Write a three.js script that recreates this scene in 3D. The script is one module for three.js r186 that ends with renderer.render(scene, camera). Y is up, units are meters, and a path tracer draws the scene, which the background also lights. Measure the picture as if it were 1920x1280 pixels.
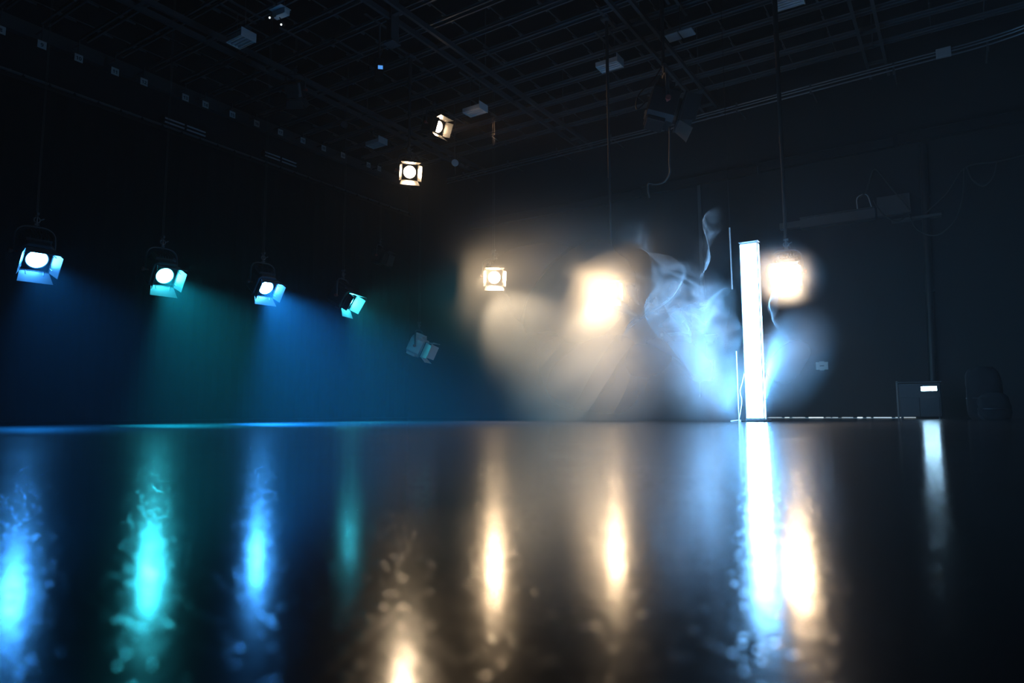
import * as THREE from 'three';
import { mergeGeometries, mergeVertices, toCreasedNormals } from 'three/addons/utils/BufferGeometryUtils.js';
import { RoundedBoxGeometry } from 'three/addons/geometries/RoundedBoxGeometry.js';
import { ImprovedNoise } from 'three/addons/math/ImprovedNoise.js';
import { RectAreaLightUniformsLib } from 'three/addons/lights/RectAreaLightUniformsLib.js';

// ---------------------------------------------------------------- camera, light, exposure
RectAreaLightUniformsLib.init();
const scene = new THREE.Scene();
scene.background = new THREE.Color(0x000000);
scene.fog = new THREE.FogExp2(0xffffff, 0.0052);            // the studio's even smoke haze

const camera = new THREE.PerspectiveCamera(2 * Math.atan(640 / 1280) * 180 / Math.PI, 1.5, 0.02, 80);
camera.rotation.order = 'YXZ';
camera.position.set(0, 0.12, 0);
camera.rotation.set(6.04 * Math.PI / 180, 33.4 * Math.PI / 180, -0.2 * Math.PI / 180);
camera.focus = 9.5;
camera.userData.fStop = 3.2;

const renderer = new THREE.WebGLRenderer({ antialias: true });
renderer.toneMapping = THREE.LinearToneMapping;
renderer.toneMappingExposure = 1;
renderer.shadowMap.enabled = true;

const WARM = new THREE.Color().setRGB(1, 0.76, 0.5), BLUE = new THREE.Color().setRGB(0.008, 0.26, 1), TEAL = new THREE.Color().setRGB(0.004, 0.52, 0.82), COOL = new THREE.Color().setRGB(0.1, 0.44, 1);

// ---------------------------------------------------------------- helpers
let seed = 7;
const rnd = () => { seed = (seed + 0x6d2b79f5) | 0; let t = Math.imul(seed ^ (seed >>> 15), 1 | seed); t = (t + Math.imul(t ^ (t >>> 7), 61 | t)) ^ t; return ((t ^ (t >>> 14)) >>> 0) / 4294967296; };
const V = (x, y, z) => new THREE.Vector3(x, y, z);
const used = {};
function numbered(name) { const n = used[name] = (used[name] ?? -1) + 1; return n ? name + '_' + String(n).padStart(3, '0') : name; }
const flat = (g) => { const h = g.index ? g.toNonIndexed() : g; for (const k of Object.keys(h.attributes)) if (!['position', 'normal', 'uv'].includes(k)) h.deleteAttribute(k); return h; };
const join = (list) => (list.length === 1 ? list[0] : mergeGeometries(list.map(flat)));
const box = (w, h, d, x = 0, y = 0, z = 0) => new THREE.BoxGeometry(w, h, d).translate(x, y, z);
const rbox = (w, h, d, r, x = 0, y = 0, z = 0) => new RoundedBoxGeometry(w, h, d, 2, r).translate(x, y, z);
function rod(a, b, r, seg = 10, r2 = r) {
  const d = b.clone().sub(a), g = new THREE.CylinderGeometry(r2, r, d.length(), seg);
  g.applyQuaternion(new THREE.Quaternion().setFromUnitVectors(V(0, 1, 0), d.clone().normalize()));
  return g.translate((a.x + b.x) / 2, (a.y + b.y) / 2, (a.z + b.z) / 2);
}
const wire = (pts, r, n = 40, seg = 6, closed = false) => new THREE.TubeGeometry(new THREE.CatmullRomCurve3(pts, closed), n, r, seg, closed);
function mesh(name, geometry, material, parent, label) {
  const m = new THREE.Mesh(Array.isArray(geometry) ? join(geometry) : geometry, material);
  m.castShadow = m.receiveShadow = true;
  m.name = parent ? name : numbered(name);
  if (label) m.userData.label = label;
  (parent ?? scene).add(m);
  return m;
}
function tag(o, label, category, group, kind) {
  if (label) o.userData.label = label;
  if (category) o.userData.category = category;
  if (group) o.userData.group = group;
  if (kind) o.userData.kind = kind;
  return o;
}
function thing(name, label, category, [x, y, z] = [0, 0, 0], group) {
  const o = new THREE.Group(); o.name = numbered(name); o.position.set(x, y, z); scene.add(o);
  return tag(o, label, category, group);
}
function struct(name, geometry, material, label) { const m = mesh(name, geometry, material); m.userData.kind = 'structure'; if (label) m.userData.label = label; return m; }

// ---------------------------------------------------------------- textures and materials
const noise = new ImprovedNoise();
function dataTexture(n, fill, srgb = false) {
  const d = new Uint8Array(n * n * 4);
  for (let y = 0; y < n; y++) for (let x = 0; x < n; x++) { const c = fill(x / n, y / n, x, y), o = (y * n + x) * 4; for (let k = 0; k < 3; k++) d[o + k] = Math.max(0, Math.min(255, (Array.isArray(c) ? c[k] : c) * 255)); d[o + 3] = 255; }
  const t = new THREE.DataTexture(d, n, n); t.magFilter = THREE.LinearFilter; t.wrapS = t.wrapT = THREE.RepeatWrapping; t.needsUpdate = true;
  if (srgb) t.colorSpace = THREE.SRGBColorSpace;
  return t;
}
const tileNoise = (u, v, f, s) => { // periodic in u, v
  const a = noise.noise(u * f, v * f, s), b = noise.noise((u - 1) * f, v * f, s), c = noise.noise(u * f, (v - 1) * f, s), d = noise.noise((u - 1) * f, (v - 1) * f, s);
  return (a * (1 - u) * (1 - v) + b * u * (1 - v) + c * (1 - u) * v + d * u * v) * 1.4;
};
// floor relief: fine orange-peel of the coating, with hairline scratches and pits (one tile is 1.6 m)
const FN = 1024;
const relief = new Float32Array(FN * FN);
for (let y = 0; y < FN; y++) for (let x = 0; x < FN; x++) relief[y * FN + x] = 0.5 + 0.12 * tileNoise(x / FN, y / FN, 150, 3) + 0.10 * tileNoise(x / FN, y / FN, 40, 9);
for (let s = 0; s < 260; s++) {
  let x = rnd() * FN, y = rnd() * FN, a = rnd() * Math.PI * 2; const len = 10 + rnd() * rnd() * 260, bend = (rnd() - 0.5) * 0.01, deep = (rnd() < 0.5 ? -1 : 1) * (0.06 + 0.16 * rnd());
  for (let k = 0; k < len; k++) { const i = ((Math.round(y) % FN + FN) % FN) * FN + ((Math.round(x) % FN + FN) % FN); relief[i] += deep * Math.min(1, Math.min(k, len - k) / 6); x += Math.cos(a); y += Math.sin(a); a += bend; }
}
for (let s = 0; s < 9000; s++) {
  const x = Math.floor(rnd() * FN), y = Math.floor(rnd() * FN), r = Math.floor(rnd() * 2.5), h = 0.3 + 0.9 * rnd();
  for (let dy = -r; dy <= r; dy++) for (let dx = -r; dx <= r; dx++) { const q = 1 - Math.hypot(dx, dy) / (r + 0.5); if (q > 0) relief[((y + dy + FN) % FN) * FN + ((x + dx + FN) % FN)] += h * q; }
}
const floorBump = dataTexture(FN, (u, v, x, y) => relief[y * FN + x]);
const floorRough = dataTexture(512, (u, v) => { const n = tileNoise(u, v, 6, 1) * 0.5 + tileNoise(u, v, 24, 5) * 0.5; return [0, 0.5 + 0.1 * n, 0]; });
floorRough.repeat.set(0.37, 0.37);

const std = (o) => new THREE.MeshStandardMaterial(o);
const rgb = (r, g, b) => new THREE.Color().setRGB(r, g, b);
const M = {
  floor: new THREE.MeshPhysicalMaterial({ color: rgb(0.008, 0.008, 0.009), roughness: 0.28, roughnessMap: floorRough, bumpMap: floorBump, bumpScale: 0.0005, clearcoat: 0.06, clearcoatRoughness: 0.5 }),
  wall: std({ color: rgb(0.024, 0.024, 0.026), roughness: 0.95 }),
  ceiling: std({ color: rgb(0.002, 0.002, 0.002), roughness: 1 }),
  drape: std({ color: rgb(0.006, 0.006, 0.007), roughness: 1 }),
  steel: std({ color: rgb(0.11, 0.115, 0.125), roughness: 0.5, metalness: 0.3 }),
  galvanised: std({ color: rgb(0.3, 0.31, 0.33), roughness: 0.4, metalness: 0.7 }),
  black: std({ color: rgb(0.015, 0.015, 0.017), roughness: 0.5 }),
  blackMetal: std({ color: rgb(0.05, 0.05, 0.055), roughness: 0.35, metalness: 0.5 }),
  door: std({ color: rgb(0.13, 0.13, 0.135), roughness: 0.32, metalness: 0.5 }),
  silver: std({ color: rgb(0.75, 0.77, 0.8), roughness: 0.42, metalness: 0.3 }),
  white: std({ color: rgb(0.75, 0.76, 0.78), roughness: 0.6 }),
  pole: std({ color: rgb(0.02, 0.02, 0.022), roughness: 0.85 }),
  cable: std({ color: rgb(0.03, 0.03, 0.03), roughness: 0.6 }),
};
const glow = (color, k) => std({ color: 0x050505, roughness: 0.4, emissive: color, emissiveIntensity: k });

// ---------------------------------------------------------------- room
{
  const W = { x0: -14.9, x1: 4.6, z0: -16.4, z1: 4.6, h: 9.2 };
  const plane = new THREE.PlaneGeometry(19.5, 21, 1, 1);
  const f = box(W.x1 - W.x0 + 0.6, 0.2, W.z1 - W.z0 + 0.6, (W.x0 + W.x1) / 2, -0.1, (W.z0 + W.z1) / 2);
  const uv = f.attributes.uv, p = f.attributes.position;
  for (let i = 0; i < uv.count; i++) uv.setXY(i, p.getX(i) / 1.6, p.getZ(i) / 1.6);
  struct('floor', f, M.floor, 'glossy black studio floor with fine scratches and dust');
  struct('ceiling', box(W.x1 - W.x0 + 0.6, 0.2, W.z1 - W.z0 + 0.6, (W.x0 + W.x1) / 2, W.h + 0.1, (W.z0 + W.z1) / 2), M.ceiling);
  struct('wall_left', box(0.2, W.h, W.z1 - W.z0, W.x0 - 0.1, W.h / 2, (W.z0 + W.z1) / 2), M.wall);
  struct('wall_right', box(0.2, W.h, W.z1 - W.z0, W.x1 + 0.1, W.h / 2, (W.z0 + W.z1) / 2), M.wall);
  struct('wall_back', box(W.x1 - W.x0, W.h, 0.2, (W.x0 + W.x1) / 2, W.h / 2, W.z0 - 0.1), M.wall);
  struct('wall_front', box(W.x1 - W.x0, W.h, 0.2, (W.x0 + W.x1) / 2, W.h / 2, W.z1 + 0.1), M.wall);
}

// ---------------------------------------------------------------- lighting grid under the ceiling
const GRID = { rail: 7.56, beam: 7.4, cross: 7.8, x0: -14.22, x1: 4.2 };
const TOP = GRID.rail - 0.047;                                        // underside of the rails, where a hanger bar lies
const hangerBar = () => box(0.05, 0.02, 0.78, 0, 0.01, 0);
const railZ = (n) => -5.4 - 0.69 * (n - 9);
{
  const g = thing('lighting_grid', 'dark steel lighting grid of twin rails and beams hung under the ceiling', 'lighting grid');
  const L = GRID.x1 - GRID.x0, cx = (GRID.x0 + GRID.x1) / 2;
  const railG = join([-0.06, 0.06].map((z) => join([box(L, 0.05, 0.008, cx, -0.005, z), box(L, 0.01, 0.034, cx, -0.03, z), box(L, 0.01, 0.034, cx, 0.02, z)])));
  for (let n = 0; n <= 23; n++) mesh('rail', railG, M.galvanised, g).position.set(0, GRID.rail, railZ(n));
  const dash = [box(0.02, 0.02, 18.4, 0, 0.04, -6.6)];
  for (let n = 0; n <= 22; n++) dash.push(box(0.03, 0.03, 0.36, 0, 0, railZ(n) - 0.3));
  const crossG = join(dash);
  for (let x = -14.1; x < 4.1; x += 0.875) mesh('cross_bar', crossG, M.galvanised, g).position.set(x, GRID.cross, 0);
  const bg = [];
  for (const dx of [-0.17, 0.17]) bg.push(box(0.02, 0.12, 20, dx, 0, -6.2), box(0.06, 0.014, 20, dx, -0.055, -6.2));
  for (let z = -15.6; z < 3.6; z += 1.38) bg.push(box(0.34, 0.05, 0.08, 0, 0.02, z));
  const beamG = join(bg);
  for (const x of [-11.78, -8.22, -4.66, -1.1, 2.46]) mesh('main_beam', beamG, M.steel, g).position.set(x, GRID.beam, 0);
  const hangG = rod(V(0, GRID.beam, 0), V(0, 9.2, 0), 0.015, 6);
  for (const x of [-11.78, -8.22, -4.66, -1.1, 2.46]) for (const z of [-14.9, -11.45, -8, -4.55, -1.1]) mesh('suspension_rod', hangG, M.steel, g).position.set(x, 0, z);
  mesh('edge_beam', [box(0.06, 0.3, 20, -14.62, 7.5, -6.2), box(0.14, 0.03, 20, -14.6, 7.36, -6.2)], M.steel, g);
  // numbered plates on the rail ends
  const drop = [[8, -4.73], [9, -5.4], [10, -6.05], [11, -6.75], [12, -7.35], [13, -8.29], [14, -8.78], [15, -9.48], [16, -10.16], [17, -10.87], [18, -11.59], [19, -12.3], [20, -13.0], [21, -14.0], [22, -14.45]];
  const plateG = rbox(0.006, 0.155, 0.155, 0.003), faceG = new THREE.PlaneGeometry(0.15, 0.15).rotateY(Math.PI / 2).translate(0.0045, 0, 0);
  for (const [n, z] of drop) {
    const c = document.createElement('canvas'); c.width = c.height = 96; const k = c.getContext('2d');
    k.fillStyle = '#e4e4e2'; k.fillRect(0, 0, 96, 96); k.fillStyle = '#15161c'; k.font = 'bold 62px sans-serif'; k.textAlign = 'center'; k.textBaseline = 'middle'; k.fillText(String(n), 48, 52);
    const tx = new THREE.CanvasTexture(c); tx.colorSpace = THREE.SRGBColorSpace;
    const y = 7.165 + 0.0245 * (n - 9);
    const p = mesh('number_plate', plateG, M.white, g, 'white plate reading ' + n); p.position.set(-14.3, y, z);
    mesh('plate_face', faceG, std({ map: tx, roughness: 0.7 }), p);
    mesh('plate_bracket', [box(0.02, 0.36 - 0.02 * (n - 9), 0.02, -0.016, 0.22 - 0.01 * (n - 9), 0), box(0.3, 0.02, 0.02, -0.16, 0.3 - 0.02 * (n - 9), 0)], M.steel, p);
  }
}

// ---------------------------------------------------------------- poles and wires that carry the lamps
function dropPole(label, x, z, y0, r = 0.04, y1 = TOP) {
  const t = thing('telescopic_pole', label, 'pole', [x, y1, z]), n = 3, L = y1 - y0;
  for (let i = 0; i < n; i++) mesh('tube_section', [rod(V(0, -L * i / n, 0), V(0, -L * (i + 1) / n, 0), r * (1 - 0.16 * i), 12), rod(V(0, -L * (i + 1) / n, 0), V(0, -L * (i + 1) / n + 0.05, 0), r * (1.15 - 0.16 * i), 12)], M.pole, t);
  mesh('trolley', [rbox(0.16, 0.05, 0.2, 0.01, 0, -0.025, 0), hangerBar()], M.steel, t);
  mesh('spigot', [rod(V(0, -L, 0), V(0, -L - 0.05, 0), 0.016, 8), box(0.07, 0.03, 0.03, 0, -L - 0.015, 0)], M.steel, t);
  return t;
}
function dropWires(label, x, z, y0, gap = 0.02) {
  const t = thing('suspension_wire', label, 'wire', [x, TOP, z]), L = TOP - y0;
  mesh('hanger_bar', hangerBar(), M.steel, t);
  for (const s of [-1, 1]) mesh('wire_strand', rod(V(s * gap, 0, 0), V(s * gap, -L, 0), 0.003, 5), M.steel, t);
  mesh('wire_hook', [box(0.08, 0.03, 0.03, 0, -L, 0), new THREE.TorusGeometry(0.025, 0.006, 6, 12).translate(0, -L - 0.02, 0)], M.steel, t);
  return t;
}

// ---------------------------------------------------------------- fresnel lamps
// head space: the lens looks along +z, the pivot of the yoke is the origin
M.glassDark = new THREE.MeshPhysicalMaterial({ color: rgb(0.2, 0.22, 0.24), roughness: 0.15, clearcoat: 1 });
M.knob = std({ color: rgb(0.45, 0.1, 0.08), roughness: 0.5 });
function fresnelLamp(o) {
  const s = o.size ?? 1, dir = V(...o.aim).normalize(), pan = Math.atan2(dir.x, dir.z), tilt = -Math.asin(dir.y);
  const lens = V(...o.lens), back = 0.17 * s, pivot = lens.clone().addScaledVector(dir, -back), yokeTop = 0.5 * s;
  const t = thing('fresnel_lamp', o.label, 'stage lamp', [pivot.x, pivot.y + yokeTop, pivot.z]);
  const base = () => new THREE.Matrix4().makeTranslation(0, -yokeTop, 0).multiply(new THREE.Matrix4().makeRotationY(pan)), sc = new THREE.Matrix4().makeScale(s, s, s);
  const turn = base().multiply(new THREE.Matrix4().makeRotationX(tilt)).multiply(sc), yawOnly = base().multiply(sc);
  const part = (name, g, m, mat = turn, label) => mesh(name, join([].concat(g)).clone().applyMatrix4(mat), m, t, label);
  const body = o.body ?? M.blackMetal, leaf = o.leaf ?? M.door;
  // housing: eight-sided body with vents and cooling fins
  const prof = new THREE.Shape(), bw = 0.17, bh = 0.185, c = 0.05;
  [[-bw + c, -bh], [bw - c, -bh], [bw, -bh + c], [bw, bh - c], [bw - c, bh], [-bw + c, bh], [-bw, bh - c], [-bw, -bh + c]].forEach(([x, y], i) => (i ? prof.lineTo(x, y) : prof.moveTo(x, y)));
  const shell = new THREE.ExtrudeGeometry(prof, { depth: 0.28, bevelEnabled: true, bevelThickness: 0.012, bevelSize: 0.012, bevelSegments: 2, curveSegments: 4 }).translate(0, 0, -0.17);
  part('housing', [shell, rbox(0.3, 0.05, 0.2, 0.01, 0, bh + 0.025, -0.06), rbox(0.3, 0.05, 0.2, 0.01, 0, -bh - 0.02, -0.06)], body);
  part('cooling_fins', [-0.1, -0.06, -0.02, 0.02, 0.06, 0.1].map((x) => box(0.008, 0.06, 0.19, x, bh + 0.055, -0.06)), body);
  part('rear_panel', [rbox(0.24, 0.26, 0.015, 0.005, 0, 0, -0.188), rod(V(-0.06, 0.08, -0.19), V(-0.06, 0.08, -0.225), 0.02, 10), box(0.09, 0.03, 0.012, 0.03, -0.07, -0.2)], o.body ? M.silver : M.steel);
  part('lens_ring', [new THREE.TorusGeometry(0.132, 0.014, 8, 32).translate(0, 0, 0.15), new THREE.CylinderGeometry(0.145, 0.145, 0.03, 32, 1, true).rotateX(Math.PI / 2).translate(0, 0, 0.135)], body);
  const lp = [];
  for (let k = 0; k <= 3; k++) { const r = 0.125 * (1 - k / 3); lp.push(new THREE.Vector2(Math.max(r, 0.0001), 0.006 * (k % 2) + 0.02 * (1 - (r / 0.125) ** 2))); }
  const lensG = new THREE.LatheGeometry([new THREE.Vector2(0.0001, -0.03), new THREE.Vector2(0.125, -0.03), ...lp], 14).rotateX(Math.PI / 2).translate(0, 0, 0.15);
  part('lens', lensG, o.lit ? glow(o.glowColor, o.glow ?? 40) : M.glassDark, turn, o.lit ? 'glowing lens' : undefined);
  // barn doors: a square frame and four hinged leaves
  const q = 0.165, fr = 0.022;
  part('barn_door_frame', [box(2 * q, fr, 0.018, 0, q, 0.175), box(2 * q, fr, 0.018, 0, -q, 0.175), box(fr, 2 * q, 0.018, q, 0, 0.175), box(fr, 2 * q, 0.018, -q, 0, 0.175)], M.blackMetal);
  const flap = (w0, w1, len) => {
    const f = new THREE.Shape(); f.moveTo(-w0, 0); f.lineTo(w0, 0); f.lineTo(w1, len); f.lineTo(-w1, len);
    return join([new THREE.ExtrudeGeometry(f, { depth: 0.003, bevelEnabled: false }), rod(V(-w0, 0, 0), V(w0, 0, 0), 0.006, 6), box(2 * w1, 0.006, 0.01, 0, len, 0), ...[-1, 1].map((k) => rod(V(k * w0 * 0.6, -0.004, 0.006), V(k * w0 * 0.6, 0.05, 0.006), 0.005, 5))]);
  };
  const open = o.doors ?? [0.35, 0.4, 0.35, 0.35]; // top, bottom, left, right, measured from straight ahead
  const hinge = (g, a, roll) => g.rotateX(Math.PI / 2 - a).translate(0, q, 0.186).rotateZ(roll);
  part('barn_door_flap', hinge(flap(0.165, 0.2, 0.17), open[0], 0), leaf);
  part('barn_door_flap', hinge(flap(0.165, 0.2, 0.17), open[1], Math.PI), leaf);
  part('barn_door_flap', hinge(flap(0.16, 0.15, 0.17), open[2], Math.PI / 2), leaf);
  part('barn_door_flap', hinge(flap(0.16, 0.15, 0.17), open[3], -Math.PI / 2), leaf);
  // yoke: flat bar bent to a U with rounded shoulders, tilt knobs at its ends, pipe clamp on top
  const yr = 0.225;
  const yokeG = wire([V(-yr, 0, 0), V(-yr, 0.2, 0), V(-yr + 0.02, 0.29, 0), V(-yr + 0.09, 0.345, 0), V(0, 0.355, 0), V(yr - 0.09, 0.345, 0), V(yr - 0.02, 0.29, 0), V(yr, 0.2, 0), V(yr, 0, 0)], 0.011, 40, 6); yokeG.scale(1, 1, 2);
  part('yoke', yokeG, M.steel, yawOnly);
  for (const k of [-1, 1]) part('tilt_knob', [rod(V(k * 0.18, 0, 0), V(k * 0.25, 0, 0), 0.012, 8), rod(V(k * 0.24, 0, 0), V(k * 0.275, 0, 0), 0.03, 10)], M.knob, yawOnly);
  part('clamp', [rod(V(0, 0.34, 0), V(0, 0.5, 0), 0.014, 8), new THREE.TorusGeometry(0.035, 0.012, 6, 16).translate(0, 0.45, 0), box(0.05, 0.02, 0.05, 0, 0.385, 0), rod(V(0.03, 0.45, 0), V(0.085, 0.48, 0), 0.009, 6)], M.steel, yawOnly);
  part('power_cable', wire([V(0, 0.1, -0.19), V(0.05, 0.02, -0.3), V(0.1, 0.2, -0.28), V(0.06, 0.38, -0.1), V(0.02, 0.49, -0.02)], 0.007, 24, 5), M.cable, yawOnly);
  if (o.plate) part('label_plate', box(0.1, 0.13, 0.004, 0, 0, 0).rotateY(Math.PI / 2).translate(bw + 0.014, 0, -0.05), M.silver);
  if (o.lit) {
    const beam = V(...(o.beam ?? o.aim)).normalize(), l = new THREE.SpotLight(o.lit, o.power, 0, o.cone ?? 0.62, o.soft ?? 0.4, 2);
    l.name = 'fresnel_beam';
    l.position.copy(lens); l.target.position.copy(lens).addScaledVector(beam, 5);
    l.shadow.radius = 4; l.castShadow = true; l.shadow.mapSize.set(1024, 1024); l.shadow.camera.near = 0.05;
    scene.add(l, l.target);
  }
  const top = pivot.y + yokeTop;
  if (o.pole) dropPole(o.pole, pivot.x, pivot.z, top + 0.04, o.poleR ?? 0.04);
  if (o.wire) dropWires(o.wire, pivot.x, pivot.z, top + 0.03);
  return t;
}
const BG = rgb(0.05, 0.34, 1), TG = rgb(0.045, 0.68, 0.85), WG = rgb(1, 0.70, 0.40);
fresnelLamp({ label: 'leftmost fresnel lamp, deep blue beam, alone at the left edge', lens: [-9.85, 2.11, -3.84], aim: [1, -0.75, 0.1], beam: [1, -1.15, -0.1], doors: [0.15, 0.5, 0.4, 0.35], lit: BLUE, glowColor: BG, glow: 130, power: 92, wire: 'thin wire drop above the leftmost blue lamp' });
fresnelLamp({ label: 'second fresnel lamp from the left, turquoise green beam in the haze', lens: [-9.85, 2.18, -5.53], aim: [1, -0.65, 0.1], beam: [1, -1.1, -0.1], doors: [0.25, 0.6, 0.3, 0.3], lit: TEAL, glowColor: TG, glow: 140, power: 260, wire: 'thin wire drop above the turquoise lamp second from the left' });
fresnelLamp({ label: 'brightest blue fresnel lamp, third from the left, casting a wide blue beam', lens: [-9.85, 2.27, -7.31], aim: [1, -0.75, 0.1], beam: [1, -0.95, 0.12], cone: 0.55, doors: [0.2, 0.45, 0.35, 0.35], lit: BLUE, glowColor: BG, glow: 170, power: 720, wire: 'thin wire drop above the brightest blue lamp' });
fresnelLamp({ label: 'small turquoise fresnel lamp seen from the side, fourth from the left', lens: [-9.85, 2.30, -9.2], aim: [1, -0.65, -0.3], beam: [1, -0.9, 0.2], doors: [0.3, 0.75, 0.35, 0.35], lit: TEAL, glowColor: TG, glow: 600, cone: 0.52, power: 100, wire: 'thin wire drop above the turquoise lamp seen from the side' });
fresnelLamp({ label: 'unlit silver fresnel lamp hanging low between the blue and the warm lamps', lens: [-9.66, 1.5, -11.25], aim: [1, -0.5, -0.35], body: M.silver, leaf: M.silver, wire: 'twin wires holding the unlit silver lamp' });
fresnelLamp({ label: 'warm white fresnel lamp, leftmost of the three facing the camera', lens: [-7.67, 2.82, -11], aim: [0.6, -0.35, 0.75], beam: [0.9, -1.25, 0.35], lit: WARM, glowColor: WG, glow: 280, power: 40, wire: 'thin wires above the leftmost warm lamp of the row' });
fresnelLamp({ label: 'warm white fresnel lamp in smoke, middle of the three facing the camera', lens: [-5.14, 2.29, -11], aim: [0.3, -0.35, 0.85], beam: [0.1, -1.2, 0.9], lit: WARM, glowColor: WG, glow: 330, power: 16, pole: 'dark telescopic pole above the middle warm lamp', poleR: 0.03 });
fresnelLamp({ label: 'warm white fresnel lamp just right of the tall light panel', lens: [-2.17, 2.24, -11], aim: [0.1, -0.35, 0.9], beam: [0.1, -1.0, 0.7], lit: WARM, glowColor: WG, glow: 260, power: 16, pole: 'dark telescopic pole above the warm lamp beside the light panel' });
fresnelLamp({ label: 'warm lit fresnel lamp hanging high, lower of the two near the grid', lens: [-9.05, 4.97, -10], aim: [0.75, -0.5, 0.65], lit: WARM, glowColor: WG, glow: 120, power: 8, cone: 0.4, pole: 'thick dark pole above the lower of the two high warm lamps' });
fresnelLamp({ label: 'warm lit fresnel lamp seen from the side, highest of all, close under the grid', lens: [-9.13, 6.3, -11], aim: [1, -0.4, 0.05], beam: [1, -0.24, 0], lit: rgb(1, 0.55, 0.27), glowColor: WG, glow: 60, power: 24, cone: 0.24, wire: 'short wires above the highest warm lamp' });
fresnelLamp({ label: 'big unlit fresnel lamp hanging high, right of centre, from a thick pole', size: 1.55, lens: [-3.82, 5.32, -11.1], aim: [0.8, -0.28, -0.45], plate: true, pole: 'thick dark telescopic pole above the big unlit lamp' });
fresnelLamp({ label: 'small dark unlit lamp hidden in the grid at upper left', size: 0.9, lens: [-10.6, 6.3, -8.4], aim: [-0.3, -0.8, -0.5], wire: 'short wires above the dark unlit lamp at upper left' });
fresnelLamp({ label: 'faint dark unlit lamp in the distance above the silver lamp', size: 0.9,  lens: [-12.5, 4.2, -12.9], aim: [0.9, -0.3, -0.3], wire: 'long wires above the faint distant lamp' });

// ---------------------------------------------------------------- upright light panel
{
  const t = thing('column_lamp', 'tall narrow glaring white light panel standing upright on the floor', 'light panel', [-2.4, 0, -9.7]);
  const w = 0.235, h = 2.46;
  // a column that glows on all four sides, held in a thin silver frame
  mesh('frame', [...[-1, 1].flatMap((x) => [-1, 1].map((z) => box(0.01, h, 0.01, x * (w / 2 + 0.002), h / 2 + 0.03, z * 0.05 - 0.03))), box(w + 0.02, 0.02, 0.12, 0, 0.035, -0.03)], M.silver, t);
  mesh('top_cap', [box(w + 0.03, 0.008, 0.13, 0, h + 0.055, -0.03), box(w, 0.03, 0.08, 0, h + 0.04, -0.03)], M.silver, t);
  mesh('glowing_panel', box(w, h - 0.04, 0.1, 0, h / 2 + 0.03, -0.03), glow(rgb(0.24, 0.56, 1), 24), t, 'white glowing diffuser');
  mesh('base_plate', rbox(0.34, 0.025, 0.3, 0.008, 0, 0.0125, -0.03), M.blackMetal, t);
  for (const y of [0.3, 0.06]) mesh('catch', box(0.03, 0.012, 0.03, w / 2 + 0.012, y, -0.005), M.blackMetal, t);
  for (const [dx, dz, lw, k] of [[0, 1, w, 14], [-1, 0, 0.1, 80], [1, 0, 0.1, 90]]) {
    const l = new THREE.RectAreaLight(COOL, k, lw, h - 0.04), x = -2.4 + dx * (w / 2 + 0.012), z = -9.73 + dz * 0.062;
    l.name = 'panel_light'; l.position.set(x, h / 2 + 0.03, z); l.lookAt(x + dx, h / 2 + 0.03, z + dz);
    scene.add(l);
  }
  const st = thing('light_stand', 'thin pale stand pole beside the light panel, a cable curling at its foot', 'stand', [-2.68, 0, -9.9]);
  mesh('pole', [rod(V(0, 0, 0), V(0, 1.0, 0), 0.008, 8)], M.silver, st);
  mesh('foot', [rod(V(0, 0.02, 0), V(0.1, 0.006, 0.06), 0.006, 6), rod(V(0, 0.02, 0), V(-0.1, 0.006, 0.06), 0.006, 6), rod(V(0, 0.02, 0), V(0, 0.006, -0.12), 0.006, 6)], M.silver, st);
  tag(mesh('cable', wire([V(-2.55, 0.72, -9.82), V(-2.6, 0.55, -9.85), V(-2.64, 0.42, -9.86), V(-2.62, 0.3, -9.86), V(-2.65, 0.12, -9.87), V(-2.66, 0.008, -9.86), V(-2.5, 0.008, -9.84)], 0.006, 50, 6), M.white), 'pale cable sagging from the light panel to the floor', 'cable');
}

// ---------------------------------------------------------------- work lights, signs and small things under the grid
function workLight(label, [x, y, z], slats = 4, withEnd = true) {
  const t = thing('work_light', label, 'work light', [x, y + 0.06, z]);
  mesh('case', [rbox(0.46, 0.02, 0.3, 0.006, 0, 0.05, 0), rbox(0.012, 0.1, 0.3, 0.004, -0.225, 0.01, 0), box(0.46, 0.09, 0.01, 0, 0.01, -0.148), box(0.46, 0.09, 0.01, 0, 0.01, 0.148)], M.white, t);
  for (let i = 0; i < slats; i++) mesh('tube', [rod(V(-0.21, -0.015, -0.11 + 0.22 * i / (slats - 1)), V(0.21, -0.015, -0.11 + 0.22 * i / (slats - 1)), 0.02, 10)], M.white, t);
  mesh('end_plate', rbox(0.02, withEnd ? 0.17 : 0.1, 0.32, 0.006, 0.23, withEnd ? 0.04 : 0.01, 0), M.white, t);
  const up = TOP - (y + 0.06);
  mesh('hanger_bar', [box(0.05, 0.02, 0.78, 0.12, up + 0.01, 0), box(0.05, 0.02, 0.78, -0.12, up + 0.01, 0)], M.steel, t);
  for (const k of [-1, 1]) mesh('hanger_wire', rod(V(0.12 * k, 0.05, 0), V(0.12 * k, up, 0), 0.006, 5), M.galvanised, t);
  return t;
}
workLight('pale slatted work light at upper left, left of the twin-spot unit', [-10.7, 6.9, -7.2]);
workLight('pale slatted work light under the grid, right of centre', [-5.45, 6.9, -11.8]);
workLight('blue-lit slatted work light hanging on two wires at centre', [-8.62, 6.7, -11.62]);
workLight('dim blue work light far back, left of centre', [-12.1, 6.9, -12.1]);
workLight('work light at the top edge of the picture, right of centre', [-2.05, 6.9, -11.55]);
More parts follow.
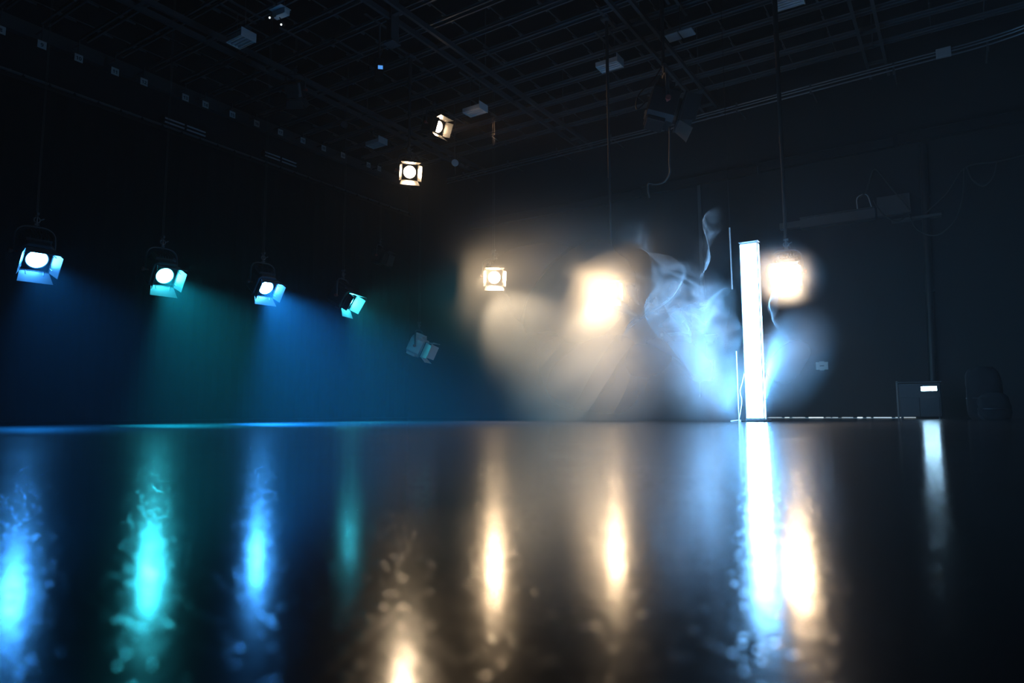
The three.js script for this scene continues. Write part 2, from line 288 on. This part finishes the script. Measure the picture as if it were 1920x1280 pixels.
{
  const t = thing('twin_spot_light', 'pale box with two small glowing spots under it, near the top edge', 'spot light', [-9.33, 6.9, -7.0]);
  mesh('case', [rbox(0.3, 0.1, 0.12, 0.01, 0, 0.02, -0.02).rotateY(0.1), box(0.3, 0.012, 0.22, 0, 0.08, 0)], M.white, t);
  for (const [x, y, z] of [[-0.06, -0.1, 0.12], [-0.04, -0.12, -0.1]]) {
    const h = mesh('spot_head', [new THREE.CylinderGeometry(0.045, 0.03, 0.06, 16, 1).rotateX(Math.PI / 2).translate(x, y, z), rod(V(x, y, z), V(x, 0, 0), 0.008, 6)], M.black, t);
    mesh('glowing_bulb', new THREE.SphereGeometry(0.016, 8, 6).translate(x, y - 0.02, z + 0.035), glow(rgb(0.8, 0.95, 1), 3), h);
  }
  mesh('hanger', [rod(V(-0.1, 0.08, 0), V(-0.1, TOP - 6.9, 0), 0.008, 6), rod(V(0.1, 0.08, 0), V(0.1, TOP - 6.9, 0), 0.008, 6), box(0.3, 0.02, 0.78, 0, TOP - 6.89, 0)], M.steel, t);
  const f = thing('flat_panel_light', 'pair of flat grey panels under the grid, left of the dark pole', 'ceiling panel', [-3.9, 6.95, -11.5]);
  for (const k of [-1, 1]) mesh('grey_leaf', rbox(0.24, 0.03, 0.26, 0.01, k * 0.13, 0, 0), M.silver, f);
  mesh('bracket', [box(0.52, 0.02, 0.04, 0, 0.03, 0), rod(V(0, 0.03, 0), V(0, TOP - 6.95, 0), 0.01, 6), box(0.05, 0.02, 0.78, 0, TOP - 6.94, 0)], M.steel, f);
  const c = thing('winch_controller', 'dark controller box with a small blue lit display under a column', 'controller', [-8.86, 6.6, -8.9]);
  const turn = (g) => g.rotateY(0.75);
  mesh('case', turn(rbox(0.16, 0.42, 0.12, 0.012, 0, 0, 0)), M.black, c);
  mesh('lit_display', turn(box(0.09, 0.07, 0.008, 0.025, 0.02, 0.062)), glow(rgb(0.1, 0.38, 1), 0.9), c, 'blue lit display');
  mesh('bracket', [rod(V(0, 0.2, 0), V(0, TOP - 6.6, 0), 0.02, 8), box(0.05, 0.02, 0.78, 0, TOP - 6.59, 0), rod(V(0.02, 0.2, 0.02), V(0.14, 0.5, 0), 0.006, 6)], M.steel, c);
  const col = thing('hoist_column', 'square dark hoist column hanging from the grid above the blue display', 'column', [-8.4, 7.1, -8.75]);
  mesh('column_tube', [rbox(0.15, 1.9, 0.15, 0.01, 0, 0.75, 0)], M.blackMetal, col);
  mesh('column_flange', [rbox(0.24, 0.04, 0.24, 0.01, 0, -0.2, 0), box(0.02, 1.8, 0.2, 0.07, 0.75, 0)], M.steel, col);
  const d = thing('hanging_tag', 'small pale oval disc hanging on a wire under the grid', 'disc', [-10.26, 6.36, -13]);
  mesh('disc', new THREE.CylinderGeometry(0.09, 0.09, 0.02, 24).rotateX(Math.PI / 2).rotateY(0.9), M.white, d);
  mesh('wire', [box(0.03, 0.02, 0.78, 0, TOP - 6.35, 0), rod(V(0, 0.08, 0), V(0, TOP - 6.36, 0), 0.005, 5), rod(V(0, -0.08, 0), V(0.01, -0.3, 0), 0.006, 5)], M.galvanised, d);
  const e = thing('round_fitting', 'small round grey fitting under the grid, left of centre', 'fitting', [-11.82, 6.9, -10.76]);
  mesh('cone_housing', new THREE.CylinderGeometry(0.09, 0.07, 0.1, 20).rotateX(Math.PI / 2).rotateY(0.8), M.black, e);
  mesh('grille', new THREE.CylinderGeometry(0.082, 0.082, 0.012, 20).rotateX(Math.PI / 2).translate(0, 0, 0.055).rotateY(0.8), M.steel, e);
  mesh('bracket', [rod(V(0, 0.05, 0), V(0, TOP - 6.9, 0), 0.01, 6), box(0.05, 0.02, 0.78, 0, TOP - 6.89, 0)], M.steel, e);
}

// ---------------------------------------------------------------- left wall: drape, its track, strip lights
{
  const g = new THREE.BufferGeometry(), P = [], I = [], U = [], n = 520, z0 = -16.2, z1 = 3.8;
  for (let i = 0; i <= n; i++) {
    const z = z0 + (z1 - z0) * i / n, ph = z * 2 * Math.PI / 0.34;
    for (let j = 0; j <= 6; j++) { const v = j / 6, amp = 0.016 * (0.6 + 0.4 * v) * (0.8 + 0.4 * noise.noise(z * 0.9, v, 2)); P.push(-14.62 + amp * Math.sin(ph + 0.8 * noise.noise(z * 0.7, v * 0.8, 5)), 6.47 - v * 6.44, z + 0.02 * Math.sin(ph * 2)); U.push(z, v * 6); }
  }
  for (let i = 0; i < n; i++) for (let j = 0; j < 6; j++) { const a = i * 7 + j; I.push(a, a + 7, a + 1, a + 1, a + 7, a + 8); }
  g.setAttribute('position', new THREE.Float32BufferAttribute(P, 3)); g.setAttribute('uv', new THREE.Float32BufferAttribute(U, 2)); g.setIndex(I); g.computeVertexNormals();
  M.drape.side = THREE.DoubleSide;
  const t = thing('curtain', 'black pleated drape covering the left wall from track to floor', 'curtain', [-14.6, 6.5, 0]);
  mesh('cloth', g.translate(14.6, -6.5, 0), M.drape, t);
  mesh('heading_tape', box(0.012, 0.06, z1 - z0, 0.03, -0.03, (z0 + z1) / 2), M.black, t);
  const k = thing('curtain_track', 'thin pale curtain track along the top of the left drape', 'curtain track', [-14.5, 6.52, 0]);
  mesh('rail', [box(0.03, 0.035, 20, 0, 0.01, -6.2), box(0.05, 0.008, 20, 0, -0.01, -6.2)], M.galvanised, k);
  const gl = join([box(0.02, 0.04, 0.05), new THREE.CylinderGeometry(0.012, 0.012, 0.03, 8).translate(0, 0.03, 0)]);
  for (let z = -16; z < 2; z += 0.45) mesh('glider', gl, M.black, k).position.set(0.015, -0.03, z);
  for (let z = -16; z < 3; z += 2.2) mesh('wall_bracket', box(0.42, 0.03, 0.03, -0.2, 0.035, z), M.steel, k);
  const strip = (label, z, y) => {
    const s = thing('strip_light', label, 'strip light', [-14.855, y, z]);
    mesh('case', [rbox(0.08, 0.16, 1.05, 0.01, 0, 0, 0), box(0.1, 0.02, 1.05, 0.05, 0.09, 0)], M.black, s);
    for (const [dy, k] of [[-0.05, 1], [0.04, 1]]) mesh('fluorescent_tube', [rod(V(0.08, dy, -0.5), V(0.08, dy, -0.03), 0.02, 10), rod(V(0.08, dy, 0.03), V(0.08, dy, 0.5), 0.02, 10)], M.white, s);
    mesh('end_cap', [box(0.07, 0.14, 0.03, 0.07, 0, 0.52), box(0.07, 0.14, 0.03, 0.07, 0, -0.52), box(0.07, 0.14, 0.03, 0.07, 0, 0)], M.black, s);
  };
  strip('unlit twin strip light on the left wall, nearer one, above the drape', -8.6, 6.8);
  strip('unlit twin strip light on the left wall, farther one, above the drape', -11.27, 6.87);
}

// ---------------------------------------------------------------- back wall: track, trunking, duct, fittings
{
  const t = thing('curtain_track', 'triple pipe track along the back wall, bending round the right corner', 'curtain track', [0, 7.1, -15.6]);
  const bend = (dy, dz) => { const pts = []; for (let x = -12.6; x <= 0.6; x += 1.1) pts.push(V(x, dy + 0.004 * (x + 12) + 0.018 * Math.max(0, x + 6), dz)); const R = 1.9 - dz; for (let a = 0.25; a <= 1.5708; a += 0.22) pts.push(V(0.7 + R * Math.sin(a), dy + 0.19, 1.9 - R * Math.cos(a))); pts.push(V(2.6, dy + 0.2, 3), V(2.6, dy + 0.2, 8)); return wire(pts, 0.02, 120, 8); };
  mesh('pipe', bend(0.07, 0), M.galvanised, t); mesh('pipe', bend(0, 0.03), M.galvanised, t); mesh('pipe', bend(-0.07, 0), M.galvanised, t);
  for (let x = -12; x < 1; x += 1.6) mesh('wall_bracket', [box(0.04, 0.24, 0.05, x, 0.04 + 0.004 * (x + 12), 0), box(0.03, 0.03, 0.8, x, 0.1, -0.4)], M.steel, t);
  mesh('junction_box', rbox(0.26, 0.18, 0.1, 0.01, 0.08, 0.16, 0.02), M.silver, t);
  const tr = thing('cable_trunking', 'long dark cable trunking along the back wall below the track', 'trunking', [0, 5.9, -16.3]);
  for (const [x, L] of [[-9.5, 5.6], [-5.2, 2.9], [-2.3, 2.8], [0.5, 2.7], [3, 2.2]]) mesh('trunking_length', [rbox(L - 0.02, 0.2, 0.14, 0.008, x, 0.03 * x * 0.3, 0.0), box(L - 0.02, 0.012, 0.18, x, 0.1 + 0.03 * x * 0.3, 0.02)], M.black, tr);
  const du = thing('cable_duct', 'dark metal duct high on the back wall right of the warm lamp', 'duct', [-2.1, 4.4, -16.28]);
  mesh('duct_body', [box(1.5, 0.2, 0.2, 0, -0.02, 0), box(1.5, 0.02, 0.26, 0, 0.09, 0.02), box(1.5, 0.02, 0.24, 0, -0.13, 0.02)], M.duct = std({ color: rgb(0.1, 0.095, 0.095), roughness: 0.6 }), du);
  mesh('duct_stub', [box(0.5, 0.14, 0.16, -0.95, -0.02, 0)], M.duct, du);
  mesh('handle', wire([V(0.42, 0.1, 0.1), V(0.44, 0.36, 0.12), V(0.6, 0.4, 0.12), V(0.7, 0.1, 0.1)], 0.012, 30, 6), M.silver, du);
  tag(mesh('wall_box', [rbox(0.62, 0.42, 0.16, 0.01, -1.0, 4.5, -16.3), box(0.9, 0.05, 0.2, -0.6, 4.15, -16.28)], M.duct), 'flat dark box on the back wall next to the duct', 'wall box');
  const cab = (label, pts) => tag(mesh('hanging_cable', wire(pts.map((p) => V(...p)), 0.016, 80, 6), M.cableGrey ??= std({ color: rgb(0.055, 0.052, 0.05), roughness: 0.6 })), label, 'cable');
  cab('cable dropping in a short loop beside the wall box', [[-1.6, 4.74, -16.1], [-1.5, 4.8, -16.05], [-1.43, 5.0, -16.1], [-1.3, 5.3, -16.1], [-1.05, 4.9, -16.1], [-0.7, 4.3, -16.08]]);
  cab('cable swag under the wall box', [[-1.36, 4.62, -16.1], [-1.2, 4.3, -16.05], [-0.95, 4.08, -16.02], [-0.72, 4.21, -16.1]]);
  cab('largest cable loop hanging on the back wall at right', [[-0.72, 4.2, -16.1], [-0.58, 3.85, -16.05], [-0.28, 3.68, -16.02], [0.02, 3.87, -16.02], [0.2, 4.3, -16.05], [0.29, 5.0, -16.1]]);
  cab('slanting cable rising to the right end of the back wall', [[-0.43, 4.18, -16.1], [-0.04, 4.53, -16.1], [0.32, 5.01, -16.1], [0.83, 5.02, -16.1], [1.6, 5.1, -16.1]]);
  cab('small cable loop at the far right of the back wall', [[0.33, 5.0, -16.1], [0.42, 4.7, -16.05], [0.57, 4.56, -16.05], [0.74, 4.7, -16.05], [0.83, 5.02, -16.1]]);
  cab('thin cable trailing from the big unlit lamp to a short dangling end', [[-3.99, 5.35, -11.02], [-3.97, 4.94, -11], [-3.99, 4.4, -11], [-3.99, 4.22, -11], [-4.1, 4.09, -11], [-4.25, 4.08, -11], [-4.38, 4.12, -11], [-4.39, 4.0, -11], [-4.37, 3.86, -11]]);
  const hr = thing('hanging_rod', 'thin pale rod hanging left of the light panel top', 'rod', [-3.15, TOP, -11.5]);
  mesh('suspension', [box(0.05, 0.02, 0.78, 0, 0.01, 0), rod(V(0, 0, 0), V(0.003, 3.2 - TOP, 0), 0.004, 5)], M.pole, hr);
  mesh('pale_rod', rod(V(0.003, 3.25 - TOP, 0), V(0.009, 2.19 - TOP, 0), 0.013, 8), M.silver, hr);
  // wall fittings in the smoke
  const u = thing('wall_lamp', 'pale bowl shaped wall lamp on the back wall left of the light panel', 'wall lamp', [-5.04, 1.9, -16.38]);
  mesh('bowl', [new THREE.CylinderGeometry(0.16, 0.09, 0.16, 24, 1, false, -Math.PI / 2, Math.PI)], M.white, u);
  mesh('rim', box(0.34, 0.02, 0.19, 0, 0.085, 0.08), M.white, u);
  mesh('arm', [rod(V(-0.11, 0.09, 0.03), V(-0.11, 0.2, 0.03), 0.008, 6)], M.silver, u);
  const sw = thing('switch_box', 'pale switch box on the back wall, upper of two', 'switch box', [-5.06, 1.28, -16.36]);
  mesh('case', rbox(0.17, 0.22, 0.08, 0.008), M.white, sw);
  mesh('rocker', rbox(0.05, 0.03, 0.02, 0.005, -0.03, 0.05, 0.045), M.white, sw); mesh('slot', box(0.12, 0.014, 0.012, 0, -0.02, 0.042), M.silver, sw);
  const s2 = thing('socket_box', 'pale socket box with sloping lid on the back wall, lower of two', 'socket box', [-5.14, 1.0, -16.36]);
  const sh = new THREE.Shape(); sh.moveTo(-0.11, -0.09); sh.lineTo(0.11, -0.09); sh.lineTo(0.1, 0.06); sh.lineTo(0.06, 0.09); sh.lineTo(-0.1, 0.08);
  mesh('case', new THREE.ExtrudeGeometry(sh, { depth: 0.08, bevelEnabled: true, bevelSize: 0.005, bevelThickness: 0.005, bevelSegments: 1 }).translate(0, 0, -0.04), M.white, s2);
  const pc = thing('pull_cord', 'thin pull cord with a bell shaped end left of the socket box', 'cord', [-5.33, 1.25, -16.385]);
  mesh('cord', rod(V(0, 0, 0), V(-0.005, -0.68, 0), 0.005, 5), M.white, pc);
  mesh('bell', new THREE.CylinderGeometry(0.008, 0.03, 0.07, 12).translate(-0.005, -0.7, 0), M.white, pc);
  const cd = thing('conduit_frame', 'grey conduit running down the back wall and turning left', 'conduit', [-5.2, 2.06, -16.34]);
  mesh('vertical_conduit', [box(0.08, 3.7, 0.06, 0.02, 1.85, 0)], M.steel, cd); mesh('horizontal_conduit', [box(1.1, 0.08, 0.06, -0.53, 0.02, 0)], M.silver, cd);
  mesh('conduit_clip', [box(0.05, 0.2, 0.05, -0.16, -0.16, 0)], M.silver, cd); mesh('conduit_clip', [box(0.05, 0.2, 0.05, 0.04, -0.16, 0)], M.silver, cd);
  const pp = thing('wall_notice', 'small pale notice alone on the back wall, right of the glaring light panel', 'notice', [-2.58, 1.15, -16.38]);
  mesh('sheet', [rbox(0.25, 0.17, 0.012, 0.004), box(0.1, 0.02, 0.012, 0.0, 0.09, 0), box(0.09, 0.02, 0.012, 0.0, -0.09, 0)], M.white, pp);
  mesh('dark_line', box(0.09, 0.016, 0.004, 0, 0.0, 0.008), M.black, pp);
  tag(mesh('wall_pipe', [rod(V(-0.5, 0.75, -16.3), V(-0.4, 5.7, -16.3), 0.07, 12), box(0.2, 0.05, 0.12, -0.46, 2.6, -16.33), box(0.2, 0.05, 0.12, -0.42, 4.6, -16.33)], M.black), 'dark vertical pipe on the back wall above the lit sign', 'pipe');
  const ls = thing('light_strip', 'thin glowing strip along the floor at the foot of the back wall', 'light strip', [-2.45, 0, -16.2]);
  mesh('profile', rbox(2.6, 0.012, 0.03, 0.003, 0, 0.006, 0), M.silver, ls);
  for (let i = 0, x = -1.27; x < 1.25; i++) { const L = 0.08 + 0.3 * rnd(); mesh('glowing_segment', box(L, 0.012, 0.012, x + L / 2, 0.017, 0.006), glow(rgb(0.75, 0.92, 1), 0.5 + 2.2 * rnd() * (i % 2 ? 1 : 0.3)), ls); x += L + 0.03 + 0.05 * rnd(); }
}

// ---------------------------------------------------------------- equipment at the right
{
  const t = thing('equipment_cabinet', 'low dark cabinet at right under the glowing sign, pale worn left post', 'cabinet', [-0.69, 0, -15.1]);
  mesh('carcass', [rbox(0.68, 0.62, 0.5, 0.01, 0, 0.35, 0), box(0.72, 0.02, 0.54, 0, 0.68, 0)], M.black, t);
  mesh('door', rbox(0.31, 0.36, 0.02, 0.005, -0.16, 0.22, 0.255), M.black, t); mesh('door', rbox(0.31, 0.36, 0.02, 0.005, 0.16, 0.22, 0.255), M.black, t);
  mesh('post', [box(0.03, 0.71, 0.04, -0.36, 0.355, 0.24)], M.worn = std({ color: rgb(0.2, 0.17, 0.16), roughness: 0.7 }), t);
  for (const x of [-0.3, 0.3]) mesh('foot', rod(V(x, 0, 0.2), V(x, 0.05, 0.2), 0.02, 8), M.steel, t);
  const s = thing('lit_sign', 'bright white glowing bar sign on the dark cabinet at right', 'lit sign', [-0.53, 0.555, -14.82]);
  mesh('sign_case', rbox(0.27, 0.1, 0.04, 0.006, 0, 0, -0.01), M.black, s);
  mesh('glowing_face', rbox(0.25, 0.082, 0.012, 0.003, 0, 0, 0.012), glow(rgb(0.42, 0.74, 1), 30), s);
  const l = new THREE.RectAreaLight(COOL, 4, 0.25, 0.08); l.name = 'sign_light'; l.position.set(-0.53, 0.555, -14.79); l.lookAt(-0.53, 0.555, 0); scene.add(l);
  // covered gear
  const lump = (name, label, cat, [x, z], r, h, k) => {
    const g = new THREE.SphereGeometry(1, 40, 26), p = g.attributes.position;
    for (let i = 0; i < p.count; i++) { let a = p.getX(i), b = p.getY(i), c = p.getZ(i); const e = 1 + 0.16 * noise.noise(a * 2 + k, b * 2, c * 2) + 0.05 * noise.noise(a * 6 + k, b * 5, c * 6); const q = Math.pow(Math.abs(a) ** 4 + Math.abs(b) ** 4 + Math.abs(c) ** 4, -0.25); p.setXYZ(i, a * q * e * r, Math.max(-0.95, b * q * e) * h / 2 + h * 0.475, c * q * e * r * 0.9); }
    g.computeVertexNormals();
    const o = thing(name, label, cat, [x, 0, z]); mesh('cover', g, M.drape, o); mesh('strap', new THREE.TorusGeometry(r * 1.02, 0.012, 6, 40).rotateX(Math.PI / 2).translate(0, h * 0.4, 0), M.black, o); return o;
  };
  lump('covered_equipment', 'tall dark covered equipment standing at the right edge', 'covered equipment', [0.28, -13.5], 0.24, 0.86, 3);
  lump('covered_equipment', 'lower round dark bundle in front of the covered equipment', 'covered equipment', [0.38, -12.9], 0.2, 0.42, 8);
}

// ---------------------------------------------------------------- smoke drifting round the lamps, and dust on the floor
{
  seed = 77;
  const N = 256, wisp = dataTexture(N, (u, v) => {
    const q = 4 * (u % 0.5 - 0.25), w = 4 * (v % 0.5 - 0.25), r = Math.hypot(q, w), k = (u > 0.5 ? 3 : 0) + (v > 0.5 ? 7 : 0);
    const wx = q + 0.7 * noise.noise(q * 1.4, w * 1.4, k + 20), wy = w + 0.7 * noise.noise(q * 1.4, w * 1.4, k + 40);
    const n = 0.5 + 0.6 * noise.noise(wx * 1.3, wy * 2.2, k) + 0.35 * noise.noise(wx * 2.6, wy * 4.6, k + 2) + 0.12 * noise.noise(wx * 6, wy * 10, k + 5);
    return Math.max(0, Math.min(1, n)) ** 1.3 * Math.max(0, 1 - r * r) ** 1.5;
  });
  const soft = dataTexture(N, (u, v) => {
    const q = 4 * (u % 0.5 - 0.25), w = 4 * (v % 0.5 - 0.25), r = Math.hypot(q, w), k = (u > 0.5 ? 3 : 0) + (v > 0.5 ? 7 : 0);
    const n = 0.75 + 0.35 * noise.noise(q * 1.2, w * 1.6, k + 60) + 0.15 * noise.noise(q * 3, w * 4, k + 70);
    return Math.max(0, Math.min(1, n)) * Math.max(0, 1 - r * r) ** 3;
  });
  const cloud = thing('smoke', 'drifting stage smoke, blue-white beside the light panel and warm grey under the lamps', 'smoke', [0, 0, 0]);
  cloud.userData.kind = 'stuff';
  const smokeMat = (op, map) => new THREE.MeshPhysicalMaterial({ color: rgb(0.9, 0.9, 0.9), roughness: 1, transmission: 0.5, thickness: 0, specularIntensity: 0, transparent: true, opacity: op, alphaMap: map, side: THREE.DoubleSide, depthWrite: false });
  const disc = new THREE.RingGeometry(0.001, 0.5, 14, 5);
  const plume = (label, c, size, count, op, sheet = 1, map = wisp, spin = 3.14) => {
    const list = [];
    for (let i = 0; i < count; i++) {
      const w = (0.75 + 0.5 * rnd()) * sheet, g = disc.clone(), p = g.attributes.position, uv = g.attributes.uv, k = rnd() * 50, qu = 0.25 + 0.5 * Math.floor(rnd() * 2), qv = 0.25 + 0.5 * Math.floor(rnd() * 2);
      for (let j = 0; j < p.count; j++) { const x = p.getX(j), y = p.getY(j); uv.setXY(j, qu + 0.497 * x, qv + 0.497 * y); p.setXYZ(j, 1.3 * w * x, w * y, w * (map === soft ? 0.35 : 1) * (0.35 * noise.noise(x * 1.5, y * 1.5, k) + 0.3 * (x * x - y * y))); }
      g.rotateZ((rnd() - 0.5) * 1.2).rotateX((rnd() - 0.5) * 0.9)
        .rotateY((rnd() * 2 - 1) * spin);
      const a = [0, 1, 2].map(() => rnd() + rnd() - 1);
      g.translate(c[0] + a[0] * size[0] / 2, c[1] + a[1] * size[1] / 2, c[2] + a[2] * size[2] / 2);
      g.computeVertexNormals(); list.push(g);
    }
    const m = mesh('smoke_plume', list, smokeMat(op, map), cloud, label); m.castShadow = false;
  };
  plume('pale blue smoke in wisps left of the light panel', [-3.45, 1.6, -9.35], [2.2, 1.1, 0.8], 7, 0.7, 1.35);
  plume('thin blue smoke above the light panel top', [-3.2, 2.55, -9.4], [1.2, 0.7, 0.7], 2, 0.45, 1.4);
  plume('soft blue glow of smoke low around the light panel', [-3.5, 0.85, -9.65], [1.9, 0.5, 0.4], 3, 0.45, 2.3, soft, 1.1);
  plume('small curl of smoke right of the light panel', [-2.05, 1.5, -9.6], [0.2, 0.7, 0.3], 1, 0.5, 0.8);
  plume('soft blue glow of smoke right of the light panel', [-2.05, 0.75, -9.65], [0.1, 0.5, 0.2], 1, 0.5, 1.8, soft, 0.8);
  plume('low blue smoke at the foot of the light panel', [-2.95, 0.6, -9.6], [0.9, 0.3, 0.2], 2, 0.26, 1.7, soft, 0.9);
  plume('smoke glowing in front of the warm lamp right of the panel', [-2.2, 2.17, -10.6], [0.1, 0.06, 0.1], 1, 0.5, 1.1, soft, 0.3);
  plume('smoke glowing in front of the middle warm lamp', [-5.03, 2.2, -10.6], [0.1, 0.06, 0.1], 1, 0.42, 1.25, soft, 0.3);
  plume('thin smoke in front of the leftmost warm lamp', [-7.42, 2.68, -10.6], [0.1, 0.06, 0.1], 1, 0.2, 0.9, soft, 0.3);
  plume('warm white smoke under the middle warm lamp', [-5.0, 1.85, -10.4], [0.3, 0.2, 0.2], 1, 0.4, 1.0, wisp, 0.5);
  plume('broad grey smoke bank between the first two warm lamps', [-5.7, 0.75, -10.4], [2.7, 0.4, 0.5], 3, 0.58, 3.1, soft, 0.4);
  plume('faint wide haze around the three warm lamps', [-5.5, 2.0, -10.3], [2.6, 0.8, 0.5], 2, 0.5, 5.4, soft, 0.35);
  // dust: flattened glossy grains and dried droplets lying on the floor round the camera's place
  const grain = new THREE.IcosahedronGeometry(1, 1), n = 2000, dust = new THREE.InstancedMesh(grain, std({ color: rgb(0.5, 0.49, 0.47), roughness: 0.16, metalness: 0.7 }), n);
  const m4 = new THREE.Matrix4(), q4 = new THREE.Quaternion(), e = new THREE.Euler();
  for (let i = 0; i < n; i++) {
    const r = 0.15 + 4.2 * Math.sqrt(rnd()), a = rnd() * Math.PI * 2, s = 0.0004 + 0.0011 * rnd() ** 4;
    q4.setFromEuler(e.set((rnd() - 0.5) * 0.3, rnd() * 6, (rnd() - 0.5) * 0.3));
    m4.compose(V(r * Math.cos(a), 0, r * Math.sin(a)), q4, V(s * (0.7 + 0.6 * rnd()), s * (0.15 + 0.4 * rnd()), s)); dust.setMatrixAt(i, m4);
  }
  const crumb = new THREE.IcosahedronGeometry(0.0028, 3), cp = crumb.attributes.position;
  for (let i = 0; i < cp.count; i++) { const k = 1 + 0.5 * noise.noise(cp.getX(i) * 300, cp.getY(i) * 300, cp.getZ(i) * 300); cp.setXYZ(i, cp.getX(i) * k, Math.max(-0.002, cp.getY(i) * k * 0.6) + 0.002, cp.getZ(i) * k); }
  crumb.computeVertexNormals(); crumb.translate(-0.101, 0, -0.38);
  tag(mesh('debris_crumb', crumb, M.cable), 'tiny dark crumb on the floor close to the camera, in the light panel reflection', 'debris');
  dust.name = 'floor_dust'; dust.castShadow = dust.receiveShadow = true; scene.add(dust);
  tag(dust, 'tiny glinting dust grains scattered on the black floor', 'dust', null, 'stuff');
}

// repeats share a group phrase
const GROUPS = { fresnel_lamp: 'stage lamps hung from the lighting grid', telescopic_pole: 'poles that carry stage lamps', suspension_wire: 'wire drops that carry stage lamps', work_light: 'pale work lights under the grid', strip_light: 'strip lights above the left drape', curtain_track: 'curtain tracks along the walls', hanging_cable: 'cables hanging at the back of the studio', covered_equipment: 'covered gear at the right edge' };
for (const o of scene.children) { const g = GROUPS[o.name.replace(/_\d{3}$/, '')]; if (g) o.userData.group = g; }

renderer.render(scene, camera);
